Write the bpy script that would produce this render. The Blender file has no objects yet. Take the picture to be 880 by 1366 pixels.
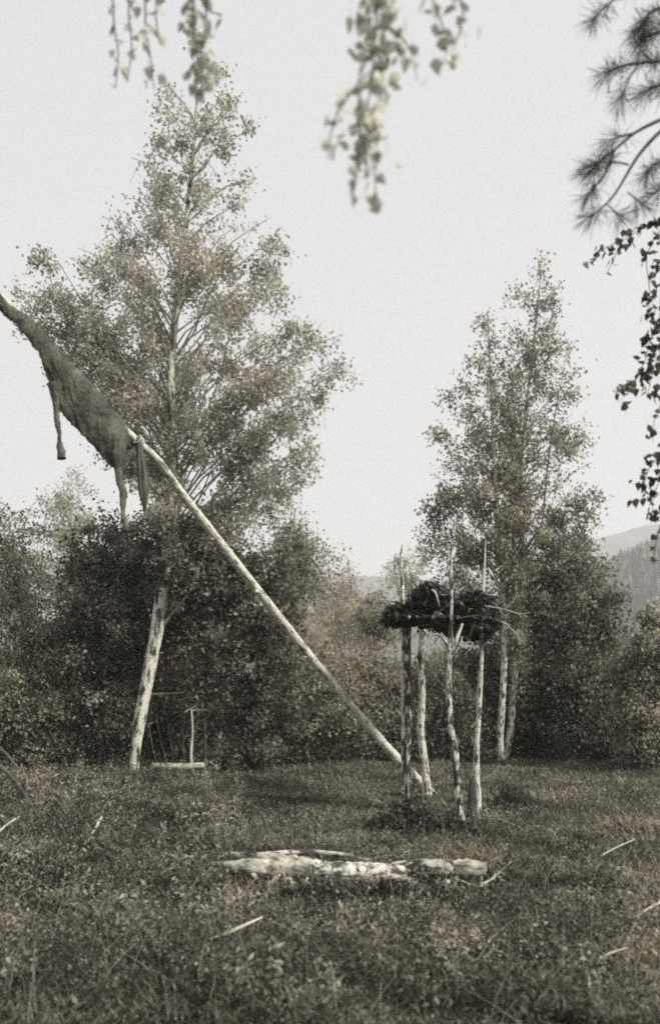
import bpy, bmesh, math, random
import numpy as np
from mathutils import Vector, Matrix, noise as mnoise
R = math.radians
rng = np.random.default_rng(7)
random.seed(7)
scene = bpy.context.scene
COL = scene.collection

# ------------------------------------------------------------------ camera, light, exposure
FPX, HOR, CAMH = 1100.0, 921.0, 1.5          # focal length in photo pixels, horizon row, eye height
cam_d = bpy.data.cameras.new('camera'); cam = bpy.data.objects.new('camera', cam_d); COL.objects.link(cam)
cam.location = (0, 0, CAMH); cam.rotation_euler = (R(90), 0, 0)
cam_d.sensor_width = 36; cam_d.lens = 36 * FPX / 1366; cam_d.shift_y = (HOR - 683) / 1366
cam_d.clip_start = 0.05; cam_d.clip_end = 20000
cam_d.dof.use_dof = True; cam_d.dof.focus_distance = 10.5; cam_d.dof.aperture_fstop = 1.45
scene.camera = cam

SUN_EL, SUN_AZ = 40, 118                       # azimuth from the view direction (+Y) towards the right (+X)
world = bpy.data.worlds.new('World'); scene.world = world; world.use_nodes = True
nt = world.node_tree; nt.nodes.clear()
sky = nt.nodes.new('ShaderNodeTexSky'); sky.sky_type = 'NISHITA'; sky.sun_disc = False
sky.sun_elevation = R(SUN_EL); sky.sun_rotation = R(SUN_AZ); sky.dust_density = 4; sky.air_density = 1.0
bw = nt.nodes.new('ShaderNodeRGBToBW')
mixw = nt.nodes.new('ShaderNodeMix'); mixw.data_type = 'RGBA'; mixw.inputs[0].default_value = 0.88
mixw.inputs[7].default_value = (5.7, 5.7, 5.8, 1)        # thin bright cloud veiling the whole sky
bg = nt.nodes.new('ShaderNodeBackground'); bg.inputs[1].default_value = 0.1
wo = nt.nodes.new('ShaderNodeOutputWorld')
nt.links.new(sky.outputs[0], bw.inputs[0]); nt.links.new(bw.outputs[0], mixw.inputs[6])
nt.links.new(mixw.outputs[2], bg.inputs[0]); nt.links.new(bg.outputs[0], wo.inputs[0])
sd = bpy.data.lights.new('sun', 'SUN'); sd.energy = 4.6; sd.angle = R(6); sd.color = (1, 0.96, 0.9)
sun = bpy.data.objects.new('sun', sd); COL.objects.link(sun)
sdir = Vector((math.sin(R(SUN_AZ)) * math.cos(R(SUN_EL)), math.cos(R(SUN_AZ)) * math.cos(R(SUN_EL)), math.sin(R(SUN_EL))))
sun.rotation_euler = sdir.to_track_quat('Z', 'Y').to_euler()
scene.view_settings.view_transform = 'Standard'; scene.view_settings.look = 'None'
scene.view_settings.exposure = 0.45; scene.view_settings.gamma = 1
scene.render.engine = 'CYCLES'
cy = scene.cycles
cy.use_denoising = False; cy.max_bounces = 5; cy.diffuse_bounces = 3; cy.transmission_bounces = 3
cy.volume_bounces = 2; cy.transparent_max_bounces = 8; cy.filter_width = 1.9; cy.sample_clamp_indirect = 2; cy.sample_clamp_direct = 6

# ------------------------------------------------------------------ helpers
def at(px, py, Y):
    return Vector(((px - 440) / FPX * Y, Y, CAMH + (HOR - py) / FPX * Y))

def gz(x, y):
    x = np.asarray(x, float); y = np.asarray(y, float)
    s = 0.035 * np.sin(x * 1.3 + 0.6) * np.sin(y * 0.9 + 1) + 0.02 * np.sin(x * 3.1 + y * 2.3) + 0.012 * np.sin(x * 6.7 - y * 5.1 + 2)
    s = s + 0.10 * np.exp(-((x + 3.5) / 2.0) ** 2) * np.exp(-((y - 9) / 4.0) ** 2)
    return s * np.clip(1 - (np.hypot(x, y) - 40) / 40, 0, 1)

def ground(px, py):                             # a ground point seen at a photo pixel
    Y = CAMH * FPX / (py - HOR); x = (px - 440) / FPX * Y
    for _ in range(3):
        z = float(gz(x, Y)); Y = (CAMH - z) * FPX / (py - HOR); x = (px - 440) / FPX * Y
    return Vector((x, Y, float(gz(x, Y))))

def tag(o, label=None, cat=None, group=None, kind=None):
    if label: o['label'] = label
    if cat: o['category'] = cat
    if group: o['group'] = group
    if kind: o['kind'] = kind
    return o

def empty(name, loc, label, cat, group=None):
    o = bpy.data.objects.new(name, None); COL.objects.link(o); o.location = loc; o.empty_display_size = 0.2
    return tag(o, label, cat, group)

def link(name, me, mat, parent=None):
    if mat is not None and not me.materials: me.materials.append(mat)
    o = bpy.data.objects.new(name, me); COL.objects.link(o)
    if parent is not None:
        o.parent = parent; o.matrix_parent_inverse = Matrix.Translation(-Vector(parent.location))
    return o

def arr_mesh(name, V, F, shade=None, bark=None, smooth=False):
    """V (n,3), F (m,k): a mesh straight from arrays"""
    me = bpy.data.meshes.new(name); V = np.asarray(V, np.float32); F = np.asarray(F, np.int32)
    m, k = F.shape
    me.vertices.add(len(V)); me.vertices.foreach_set('co', V.ravel())
    me.loops.add(m * k); me.loops.foreach_set('vertex_index', F.ravel())
    me.polygons.add(m); me.polygons.foreach_set('loop_start', np.arange(0, m * k, k, dtype=np.int32))
    me.polygons.foreach_set('loop_total', np.full(m, k, np.int32))
    if smooth: me.polygons.foreach_set('use_smooth', np.ones(m, bool))
    me.update(calc_edges=True)
    if shade is not None:
        a = me.attributes.new('shade', 'FLOAT', 'POINT'); a.data.foreach_set('value', np.asarray(shade, np.float32))
    if bark is not None:
        a = me.attributes.new('bark_co', 'FLOAT_VECTOR', 'POINT'); a.data.foreach_set('vector', np.asarray(bark, np.float32).ravel())
    return me

class Tubes:
    """collects bent tapered round pieces of one object"""
    def __init__(s): s.V = []; s.F = []; s.B = []; s.n = 0
    def add(s, pts, rad, sides=7, rough=0.0, cap=True, sub=1, seed=None):
        P = np.array([tuple(p) for p in pts], float); r = np.array(rad if hasattr(rad, '__len__') else [rad] * len(P), float)
        if sub > 1:                                    # Catmull-Rom resampling
            t = np.linspace(0, len(P) - 1, (len(P) - 1) * sub + 1); Q = []
            for u in t:
                i = min(int(u), len(P) - 2); f = u - i
                p0 = P[max(i - 1, 0)]; p1 = P[i]; p2 = P[i + 1]; p3 = P[min(i + 2, len(P) - 1)]
                Q.append(0.5 * (2 * p1 + (p2 - p0) * f + (2 * p0 - 5 * p1 + 4 * p2 - p3) * f * f + (3 * p1 - p0 - 3 * p2 + p3) * f ** 3))
            r = np.interp(t, np.arange(len(r)), r); P = np.array(Q)
        n = len(P); T = np.gradient(P, axis=0); T /= np.linalg.norm(T, axis=1)[:, None] + 1e-9
        a0 = np.array([0, 0, 1.0]) if abs(T[0][2]) < 0.9 else np.array([0, 1.0, 0])
        U = np.cross(T[0], a0); U /= np.linalg.norm(U)
        Us = []
        for i in range(n):
            U = U - T[i] * np.dot(U, T[i]); U /= np.linalg.norm(U) + 1e-9; Us.append(U)
        Us = np.array(Us); Ws = np.cross(T, Us)
        L = np.concatenate([[0], np.cumsum(np.linalg.norm(np.diff(P, axis=0), axis=1))])
        a = np.arange(sides) / sides * 2 * np.pi
        rr = r[:, None] * np.ones((1, sides))
        if rough:
            rr = rr * (1 + rough * rng.normal(size=(n, sides)) * 0.6 + rough * rng.normal(size=(n, 1)) * 0.6)
        co = P[:, None, :] + Us[:, None, :] * (np.cos(a)[None, :, None] * rr[..., None]) + Ws[:, None, :] * (np.sin(a)[None, :, None] * rr[..., None])
        off = rng.uniform(0, 30)
        bk = np.stack([np.cos(a)[None, :] * rr, np.sin(a)[None, :] * rr, np.repeat(L[:, None] + off, sides, 1)], -1)
        idx = np.arange(n * sides).reshape(n, sides) + s.n
        q = np.stack([idx[:-1], np.roll(idx[:-1], -1, 1), np.roll(idx[1:], -1, 1), idx[1:]], -1).reshape(-1, 4)
        s.V.append(co.reshape(-1, 3)); s.B.append(bk.reshape(-1, 3)); s.F.append(q); s.n += n * sides
        if cap:
            for e, row in ((0, idx[0][::-1]), (n - 1, idx[-1])):
                s.V.append(P[e][None] + T[e][None] * (0.15 * r[e]) * (1 if e else -1)); s.B.append(np.array([[0, 0, L[e] + off]])); c = s.n; s.n += 1
                s.F.append(np.array([[row[k], row[(k + 1) % sides], c, c] for k in range(sides)]))
        return s
    def build(s, name, mat, parent=None, smooth=True):
        V = np.concatenate(s.V); F = np.concatenate(s.F); B = np.concatenate(s.B)
        tri = F[:, 2] == F[:, 3]
        if tri.any():
            me = bpy.data.meshes.new(name)
            me.from_pydata(V.tolist(), [], [list(f[:3]) if t else list(f) for f, t in zip(F.tolist(), tri)])
            if smooth: me.polygons.foreach_set('use_smooth', np.ones(len(me.polygons), bool))
            a = me.attributes.new('bark_co', 'FLOAT_VECTOR', 'POINT'); a.data.foreach_set('vector', B.astype(np.float32).ravel())
        else:
            me = arr_mesh(name, V, F, bark=B, smooth=smooth)
        return link(name, me, mat, parent)

def unit(v): return v / (np.linalg.norm(v, axis=-1, keepdims=True) + 1e-9)

def leaf_arrays(C, size, flat=0.0, droop=0.3, wid=0.72, six=False):
    """one pointed folded leaf at every centre: 4 or 6 corners"""
    n = len(C); C = np.asarray(C, float); size = np.asarray(size, float) * np.ones(n)
    d = rng.normal(size=(n, 3)); d[:, 2] -= droop * 1.5; d = unit(d)
    nn = rng.normal(size=(n, 3)); nn[:, 2] += flat * 3
    w = unit(np.cross(d, nn)); up = np.cross(w, d)
    s = size[:, None]
    if six:
        P = [C - d * s * .5, C - d * s * .15 + w * s * wid * .5 + up * s * .08, C + d * s * .15 + w * s * wid * .4 + up * s * .06,
             C + d * s * .55, C + d * s * .15 - w * s * wid * .4 + up * s * .06, C - d * s * .15 - w * s * wid * .5 + up * s * .08]
    else:
        P = [C - d * s * .5, C + w * s * wid * .5 - d * s * .08 + up * s * .08, C + d * s * .55, C - w * s * wid * .5 - d * s * .08 + up * s * .08]
    k = len(P)
    V = np.stack(P, 1).reshape(-1, 3); F = np.arange(n * k).reshape(n, k)
    sh = np.repeat(np.clip(rng.normal(0.5, 0.25, n), 0, 1), k)
    return V, F, sh

def leaves(name, C, size, mat, parent, **kw):
    V, F, sh = leaf_arrays(C, size, **kw)
    o = link(name, arr_mesh(name, V, F, shade=sh), mat, parent); o['kind'] = 'stuff'
    return o

# ------------------------------------------------------------------ materials
def nodemat(name):
    m = bpy.data.materials.new(name); m.use_nodes = True; t = m.node_tree; t.nodes.clear()
    out = t.nodes.new('ShaderNodeOutputMaterial'); b = t.nodes.new('ShaderNodeBsdfPrincipled')
    b.inputs['Roughness'].default_value = 0.8
    t.links.new(b.outputs[0], out.inputs[0]); return m, t, b, out

def N(t, kind, **kw):
    n = t.nodes.new(kind)
    for k, v in kw.items(): setattr(n, k, v)
    return n

def ramp(t, src, stops):
    r = t.nodes.new('ShaderNodeValToRGB'); e = r.color_ramp.elements
    while len(e) < len(stops): e.new(0.5)
    for el, (p, c) in zip(e, stops): el.position = p; el.color = (*c, 1)
    t.links.new(src, r.inputs[0]); return r

OL = np.array([1.0, 0.94, 0.71])               # the warm grey tone of the old print
def tone(v, w=1.0):
    c = (OL * w + (1 - w)) * v; return tuple(c)

def leaf_mat(name, lo, hi, trans=0.35, big=1.5, w=1.0):
    m, t, b, out = nodemat(name)
    a = N(t, 'ShaderNodeAttribute', attribute_name='shade')
    tc = N(t, 'ShaderNodeTexCoord'); nz = N(t, 'ShaderNodeTexNoise'); nz.inputs['Scale'].default_value = big
    t.links.new(tc.outputs['Object'], nz.inputs['Vector'])
    mx = N(t, 'ShaderNodeMath', operation='MULTIPLY_ADD'); mx.inputs[1].default_value = 0.6
    t.links.new(a.outputs['Fac'], mx.inputs[0])
    m2 = N(t, 'ShaderNodeMath', operation='MULTIPLY_ADD'); m2.inputs[1].default_value = 1.3; m2.inputs[2].default_value = -0.45; t.links.new(nz.outputs[0], m2.inputs[0])
    t.links.new(m2.outputs[0], mx.inputs[2])
    r = ramp(t, mx.outputs[0], [(0.28, tone(lo, w)), (0.8, tone(hi, w))])
    t.links.new(r.outputs[0], b.inputs['Base Color']); b.inputs['Roughness'].default_value = 0.55
    b.inputs['Specular IOR Level'].default_value = 0.35
    tr = N(t, 'ShaderNodeBsdfTranslucent'); t.links.new(r.outputs[0], tr.inputs[0])
    sc = N(t, 'ShaderNodeMix', data_type='RGBA', blend_type='MULTIPLY'); sc.inputs[0].default_value = 1
    sc.inputs[7].default_value = (2.2, 2.2, 2.2, 1); t.links.new(r.outputs[0], sc.inputs[6]); t.links.new(sc.outputs[2], tr.inputs[0])
    ms = N(t, 'ShaderNodeMixShader'); ms.inputs[0].default_value = trans
    t.links.new(b.outputs[0], ms.inputs[1]); t.links.new(tr.outputs[0], ms.inputs[2]); t.links.new(ms.outputs[0], out.inputs[0])
    return m

def bark_mat(name, pale, dark, patch=0.5, lent=True, bump=0.4, k=1.0):
    """birch bark: pale skin, dark lenticel dashes round the stem, black scars"""
    m, t, b, out = nodemat(name)
    a = N(t, 'ShaderNodeAttribute', attribute_name='bark_co')
    def mapped(sx, sz, scale, detail=3):
        mp = N(t, 'ShaderNodeMapping'); mp.inputs['Scale'].default_value = (sx, sx, sz)
        t.links.new(a.outputs['Vector'], mp.inputs[0]); n = N(t, 'ShaderNodeTexNoise'); n.inputs['Scale'].default_value = scale; n.inputs['Detail'].default_value = detail
        t.links.new(mp.outputs[0], n.inputs['Vector']); return n
    n1 = mapped(2.6, 6, 9); n2 = mapped(3.2 * k, 1.1 * k, 7, 5); n3 = mapped(1, 1, 60, 4)
    r1 = ramp(t, n1.outputs[0], [(0.36, (0.25,) * 3), (0.44, (1, 1, 1))])
    r2 = ramp(t, n2.outputs[0], [(patch - 0.06, (0.0,) * 3), (patch + 0.05, (1, 1, 1))])
    r3 = ramp(t, n3.outputs[0], [(0.3, (0.6,) * 3), (0.7, (1, 1, 1))])
    mul = N(t, 'ShaderNodeMath', operation='MULTIPLY'); t.links.new(r1.outputs[0], mul.inputs[0]); t.links.new(r2.outputs[0], mul.inputs[1])
    m2 = N(t, 'ShaderNodeMath', operation='MULTIPLY'); t.links.new(mul.outputs[0], m2.inputs[0]); t.links.new(r3.outputs[0], m2.inputs[1])
    r = ramp(t, m2.outputs[0] if lent else r3.outputs[0], [(0.0, tone(dark)), (1.0, tone(pale, 0.6))])
    t.links.new(r.outputs[0], b.inputs['Base Color'])
    bp = N(t, 'ShaderNodeBump'); bp.inputs['Strength'].default_value = bump; bp.inputs['Distance'].default_value = 0.01
    t.links.new(m2.outputs[0], bp.inputs['Height']); t.links.new(bp.outputs[0], b.inputs['Normal'])
    return m

def wood_mat(name, lo, hi, scale=20, stretch=0.15):
    m, t, b, out = nodemat(name)
    a = N(t, 'ShaderNodeAttribute', attribute_name='bark_co')
    mp = N(t, 'ShaderNodeMapping'); mp.inputs['Scale'].default_value = (1, 1, stretch); t.links.new(a.outputs['Vector'], mp.inputs[0])
    n = N(t, 'ShaderNodeTexNoise'); n.inputs['Scale'].default_value = scale; n.inputs['Detail'].default_value = 6; t.links.new(mp.outputs[0], n.inputs['Vector'])
    r = ramp(t, n.outputs[0], [(0.35, tone(lo)), (0.65, tone(hi, 0.7))]); t.links.new(r.outputs[0], b.inputs['Base Color'])
    bp = N(t, 'ShaderNodeBump'); bp.inputs['Strength'].default_value = 0.6; bp.inputs['Distance'].default_value = 0.02
    t.links.new(n.outputs[0], bp.inputs['Height']); t.links.new(bp.outputs[0], b.inputs['Normal'])
    return m

def field_mat(name, lo, hi, scale, detail=8, bump=0.0, dist=0.1, stops=(0.35, 0.65)):
    m, t, b, out = nodemat(name)
    tc = N(t, 'ShaderNodeTexCoord'); n = N(t, 'ShaderNodeTexNoise'); n.inputs['Scale'].default_value = scale; n.inputs['Detail'].default_value = detail
    t.links.new(tc.outputs['Object'], n.inputs['Vector'])
    r = ramp(t, n.outputs[0], [(stops[0], tone(lo)), (stops[1], tone(hi))]); t.links.new(r.outputs[0], b.inputs['Base Color'])
    b.inputs['Roughness'].default_value = 0.95; b.inputs['Specular IOR Level'].default_value = 0.1
    if bump:
        bp = N(t, 'ShaderNodeBump'); bp.inputs['Strength'].default_value = bump; bp.inputs['Distance'].default_value = dist
        t.links.new(n.outputs[0], bp.inputs['Height']); t.links.new(bp.outputs[0], b.inputs['Normal'])
    return m

M = dict(
    birch_leaf=leaf_mat('birch_leaf', 0.17, 0.44, 0.6, 2, w=.7),  # crown leaf colour paled to stand in for bright sky glare
    spray_leaf=leaf_mat('spray_leaf', 0.26, 0.34, 0.74, w=.55),  # hanging sprays lightened in colour, standing in for halation from the sky
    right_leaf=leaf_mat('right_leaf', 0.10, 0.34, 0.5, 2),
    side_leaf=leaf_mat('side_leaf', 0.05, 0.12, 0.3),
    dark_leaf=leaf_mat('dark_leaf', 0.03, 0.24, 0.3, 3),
    shrub_leaf=leaf_mat('shrub_leaf', 0.06, 0.42, 0.4, 3),
    glare_pale_leaf=leaf_mat('glare_pale_leaf', 0.18, 0.42, 0.4),  # pale colour of the far trees stands in for veiling glare
    dry_leaf=leaf_mat('dry_leaf', 0.012, 0.05, 0.08),
    weed_dark=leaf_mat('weed_dark', 0.015, 0.09, 0.15, 3),
    needle=leaf_mat('needle', 0.04, 0.10, 0.25),
    grass=leaf_mat('grass', 0.08, 0.42, 0.3, big=0.8),
    herb=leaf_mat('herb', 0.04, 0.42, 0.3, big=1.2),
    bark=bark_mat('birch_bark', 0.8, 0.035, 0.46, k=.5),
    bark_post=bark_mat('birch_post_bark', 0.72, 0.025, 0.52),
    bark_pole=bark_mat('peeled_pole', 0.75, 0.12, 0.41, bump=0.5),
    bark_dark=bark_mat('dark_post_bark', 0.6, 0.02, 0.56),
    limb_bark=wood_mat('birch_limb', 0.12, 0.42),
    bark_thin=bark_mat('young_birch_bark', 0.75, 0.06, 0.45),
    twig=wood_mat('twig', 0.04, 0.12),
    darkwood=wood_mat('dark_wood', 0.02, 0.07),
    greywood=wood_mat('weathered_wood', 0.25, 0.6),
    rotwood=wood_mat('rotten_wood', 0.12, 0.8, 20, 0.45),
    rotlog=bark_mat('rotten_birch', 0.82, 0.06, 0.46, bump=0.9, k=.9),
    soil=field_mat('soil', 0.03, 0.08, 6, bump=0.4),
    hillm=field_mat('hillside_forest', 0.035, 0.11, 0.10, bump=1, dist=6),
    farm=field_mat('far_mountain', 0.04, 0.09, 0.02, bump=0.6, dist=20),
)

# ------------------------------------------------------------------ setting: ground, hills, haze
def sheet(name, xs, ys, zf, mat, smooth=True):
    X, Yy = np.meshgrid(xs, ys); Z = zf(X, Yy)
    V = np.stack([X, Yy, Z], -1).reshape(-1, 3); nx, ny = len(xs), len(ys)
    i = (np.arange(ny - 1)[:, None] * nx + np.arange(nx - 1)[None]).ravel()
    F = np.stack([i, i + 1, i + nx + 1, i + nx], 1)
    return link(name, arr_mesh(name, V, F, smooth=smooth), mat)
def spread(a, fine, step, far, k=1.25):
    v = list(np.arange(-fine, fine + step, step)) if a == 'x' else list(np.arange(-6, fine + step, step))
    s = step; hi = v[-1]
    while hi < far: s *= k; hi += s; v.append(hi)
    s = step; lo = v[0]
    while lo > -far: s *= k; lo -= s; v.insert(0, lo)
    return np.array(v)
g = sheet('ground', spread('x', 14, 0.15, 4200), spread('y', 24, 0.15, 4200), lambda x, y: gz(x, y), M['soil'])
g['kind'] = 'structure'

def fbm(x, y, s, o=5, seed=0):
    f = lambda a, b: sum(mnoise.noise(Vector((a * s * 2 ** k + seed, b * s * 2 ** k, 3.1 * k))) / 2 ** k for k in range(o))
    return np.vectorize(f)(x, y)
def hill(name, Y, prof, dy, nx, ny, mat, amp, scale, seed):
    """a ridge at distance Y whose skyline passes the photo's rows in prof"""
    px = np.array([p[0] for p in prof]); pz = np.array([(HOR - p[1]) / FPX * Y for p in prof]) + CAMH
    px = (px - 440) / FPX * Y
    xs = np.linspace(px[0], px[-1], nx); ys = np.linspace(Y - dy, Y + dy, ny)
    def zf(x, y):
        r = np.interp(x, px, pz); u = np.clip(1 - np.abs(y - Y) / dy, 0, 1); u = u * u * (3 - 2 * u)
        return r * u + fbm(x, y, scale, 5, seed) * amp * u ** .5 - 0.5 - 1.5 * (1 - u)
    o = sheet(name, xs, ys, zf, mat); o['kind'] = 'structure'; return o
hr = hill('hill', 350, [(700, 920), (760, 850), (800, 778), (830, 742), (875, 718), (930, 700), (1050, 690), (1250, 720)], 150, 130, 70, M['hillm'], 5, 0.03, 4)
hill('mountain', 1000, [(-1400, 800), (-600, 730), (0, 730), (250, 775), (380, 775), (450, 768), (520, 770), (600, 775), (700, 750), (800, 722), (880, 703), (1050, 700), (1500, 700), (2300, 740)], 380, 220, 40, M['farm'], 12, 0.008, 9)
hill('valley_slope', 560, [(-900, 800), (-200, 820), (200, 830), (420, 822), (560, 826), (700, 800), (900, 780), (1500, 760)], 180, 160, 40, M['farm'], 5, 0.01, 2)

# spruces of the near hillside, too far to tell apart
def forest_on(obj, n, hmin, hmax):
    me = obj.data; co = np.empty(len(me.vertices) * 3, np.float32); me.vertices.foreach_get('co', co); co = co.reshape(-1, 3)
    nx = 130; V = []; F = []; c = 0
    G = co.reshape(-1, nx, 3)
    for _ in range(n):
        i = rng.integers(0, G.shape[0] // 2 + 6); j = rng.integers(0, nx - 1); u = rng.random(); v = rng.random()
        p = G[i, j] * (1 - u) * (1 - v) + G[i, j + 1] * u * (1 - v) + G[i + 1, j] * (1 - u) * v + G[i + 1, j + 1] * u * v
        h = rng.uniform(hmin, hmax); r = h * rng.uniform(.22, .4); k = 6
        for q in range(k):
            a = q / k * 6.283 + u; rr = r * rng.uniform(.7, 1.2); V.append((p[0] + math.cos(a) * rr, p[1] + math.sin(a) * rr, p[2] - .3 + rng.uniform(0, .2) * h))
        V.append((p[0], p[1], p[2] + h))
        for q in range(k): F.append((c + q, c + (q + 1) % k, c + k))
        c += k + 1
    V = np.array(V); F = np.array(F)
    o = link('forest', arr_mesh('forest', V, F, shade=np.repeat(rng.random(n), k + 1)), M['dark_leaf'])
    tag(o, 'dark conifer wood covering the hazy hillside at the right edge', 'forest', kind='stuff')
forest_on(hr, 5200, 2.0, 4.5)

hz = bpy.data.meshes.new('haze'); bm = bmesh.new(); bmesh.ops.create_cube(bm, size=1); bm.to_mesh(hz); bm.free()
hm = bpy.data.materials.new('haze_air'); hm.use_nodes = True; t = hm.node_tree; t.nodes.clear()
pv = t.nodes.new('ShaderNodeVolumePrincipled'); pv.inputs['Color'].default_value = (0.97, 0.97, 0.98, 1); pv.inputs['Density'].default_value = 0.0011
pv.inputs['Anisotropy'].default_value = 0.1
ho = t.nodes.new('ShaderNodeOutputMaterial'); t.links.new(pv.outputs[0], ho.inputs['Volume'])
haze = link('haze', hz, hm); haze.scale = (12000, 12000, 231); haze.location = (0, 3000, 112.5); haze['kind'] = 'stuff'

# ------------------------------------------------------------------ tree builder
def interp_axis(path, z):
    P = np.array([tuple(p) for p in path]); return np.array([np.interp(z, P[:, 2], P[:, 0]), np.interp(z, P[:, 2], P[:, 1]), z])

def bend_path(p0, p1, sag, n=5, jit=0.05):
    P = []
    for i in range(n):
        u = i / (n - 1); p = p0 * (1 - u) + p1 * u; p = p + np.array([0, 0, sag * math.sin(u * math.pi) * 1.0])
        if 0 < i: p = p + rng.normal(size=3) * jit
        P.append(p)
    return P

def crown_limbs(root, axis, env, Y, nlimb, ntwig, nleaf, leaf, lmat, wmat, depth=1.0, rise=0.35, droop=0.35, rad=0.03, zlo=None, zhi=None,
                spread_leaf=0.07, twig_len=(0.25, 0.6), inner=0.28, tw=True, top_thin=1.1, air=0.5):
    """limbs out of the trunk to an outline given as photo rows with left and right columns at depth Y"""
    ez = np.array([CAMH + (HOR - e[0]) / FPX * Y for e in env][::-1])
    el = np.array([(e[1] - 440) / FPX * Y for e in env][::-1]); er = np.array([(e[2] - 440) / FPX * Y for e in env][::-1])
    zlo = ez[0] if zlo is None else zlo; zhi = ez[-1] if zhi is None else zhi
    zz = np.linspace(zlo, zhi, 60); wd = (np.interp(zz, ez, er) - np.interp(zz, ez, el)) ** top_thin; cum = np.concatenate([[0], np.cumsum((wd[1:] + wd[:-1]) / 2)]); cum /= cum[-1]
    C = []
    for i in range(nlimb):
        z1 = float(np.interp((i + rng.random()) / nlimb, cum, zz))
        az = i * 2.399 + rng.normal() * 0.4
        l = np.interp(z1, ez, el); r = np.interp(z1, ez, er)
        mid = interp_axis(axis, z1)
        cx = math.cos(az); sy = math.sin(az)
        ex = (r - mid[0]) if cx > 0 else (mid[0] - l); ex = max(ex, 0.08); dp = 0.5 * (r - l) * depth
        Rr = rng.uniform(0.75, 1.05)
        dx, dy = cx * ex * Rr, sy * dp * Rr
        hr_ = math.hypot(dx, dy)
        z0 = max(z1 - hr_ * rise * rng.uniform(0.7, 1.6), axis[0][2] + 0.5); z0 = min(z0, z1 - 0.02)
        p0 = interp_axis(axis, z0); p1 = np.array([mid[0] + dx, mid[1] + dy, z1])
        L = np.linalg.norm(p1 - p0)
        path = bend_path(p0, p1, hr_ * 0.12, 6, 0.02 * L)
        T = Tubes(); r0 = rad * min(1, 0.35 + L / 3)
        T.add(path, np.linspace(r0, 0.004, 6), 5, cap=False)
        PA = np.array(path); nt_ = max(3, int(ntwig * (0.35 + L / 2.2)))
        for k in range(nt_):
            u = inner + (1 - inner) * rng.random() ** 0.8
            b = np.array([np.interp(u * 5, range(6), PA[:, q]) for q in range(3)])
            d = rng.normal(size=3) * np.array([1, 1, 0.7]); d = d / np.linalg.norm(d); tl = rng.uniform(*twig_len) * (0.5 + 0.6 * min(1, L / 1.5))
            e = b + d * tl + np.array([0, 0, -droop * tl]); mdl = (b + e) / 2 + np.array([0, 0, 0.12 * tl])
            if tw: T.add([b, mdl, e], [0.006, 0.004, 0.002], 3, cap=False)
            m = int(nleaf * rng.choice([.05, .3, 1.0, 2.2]) * (1 - air * (z1 - ez[0]) / (ez[-1] - ez[0]))); s = rng.uniform(0.15, 1.05, m)[:, None]
            q = b * (1 - s) ** 2 + 2 * mdl * s * (1 - s) + e * s ** 2 + rng.normal(size=(m, 3)) * spread_leaf * np.array([1, 1, 1.1])
            C.append(q)
        T.build('limb', wmat, root)
    C = np.concatenate(C)
    leaves('crown', C, rng.uniform(0.7, 1.25, len(C)) * leaf, lmat, root, droop=0.5)
    return C

# big birch, left
Yb = 14.1
bp = [(178, 1046), (181, 1005), (187, 960), (196, 912), (204, 868), (211, 830), (218, 785), (225, 735), (231, 670), (231, 600), (228, 500), (236, 400), (248, 300), (258, 200), (264, 110), (266, 55)]
axis = [at(x, y, Yb) for x, y in bp]
root = empty('birch_tree', axis[0], 'tall leaning white birch with a wide airy crown, tallest tree on the left', 'tree', 'tall birches')
rad = [.075, .08, .10, .11, .115, .12, .115, .11, .10, .09, .075, .06, .045, .03, .014, .005]
Tubes().add(axis, rad, 14, rough=0.035, sub=4).build('trunk', M['bark'], root)
env = [(45, 255, 280), (85, 226, 302), (130, 196, 330), (190, 184, 338), (250, 166, 352), (300, 135, 366), (335, 80, 385), (365, 20, 415), (400, 10, 440), (440, 30, 462), (480, 85, 478), (530, 110, 474), (575, 130, 468), (620, 165, 440), (665, 190, 415), (700, 200, 390)]
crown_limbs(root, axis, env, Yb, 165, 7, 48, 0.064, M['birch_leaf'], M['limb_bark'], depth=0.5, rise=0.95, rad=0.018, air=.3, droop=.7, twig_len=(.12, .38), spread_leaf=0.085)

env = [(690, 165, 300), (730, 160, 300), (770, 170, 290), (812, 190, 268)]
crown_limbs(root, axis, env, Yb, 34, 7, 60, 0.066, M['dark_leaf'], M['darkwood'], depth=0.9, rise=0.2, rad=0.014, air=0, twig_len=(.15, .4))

# right birch clump: four stems
Yr = 17.2
root = empty('birch_tree', at(672, 1012, Yr), 'slender birch clump with two pale stems behind the scaffold, crown thinning to a wispy top', 'tree', 'tall birches')
s1 = [(668, 1014), (666, 985), (669, 940), (672, 880), (671, 800), (664, 700), (658, 600), (655, 520), (652, 455), (650, 425)]
s2 = [(672, 1014), (680, 975), (684, 920), (690, 860), (694, 800), (696, 700), (694, 640), (700, 560), (711, 460), (718, 400), (722, 335)]
s3 = [(697, 740), (706, 725), (714, 712), (722, 700), (730, 620), (742, 540), (750, 500), (754, 475)]
S = []
for s_, rr in ((s1, .085), (s2, .085), (s3, .03)):
    pth = [at(x, y, Yr + (0.25 if s_ is s2 else 0) - (0.3 * i / 10 if s_ is s3 else 0)) for i, (x, y) in enumerate(s_)]; S.append(pth)
    n = len(pth); Tubes().add(pth, [rr * (1 - 0.9 * (i / (n - 1)) ** 1.1) for i in range(n)], 9, rough=0.03, sub=3).build('trunk', M['bark_thin' if rr > .05 else 'twig'], root)
env = [(325, 712, 730), (370, 690, 748), (420, 672, 766), (470, 664, 772), (540, 665, 785), (620, 668, 800), (700, 670, 812), (780, 675, 812), (850, 680, 800), (900, 690, 790)]
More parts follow.
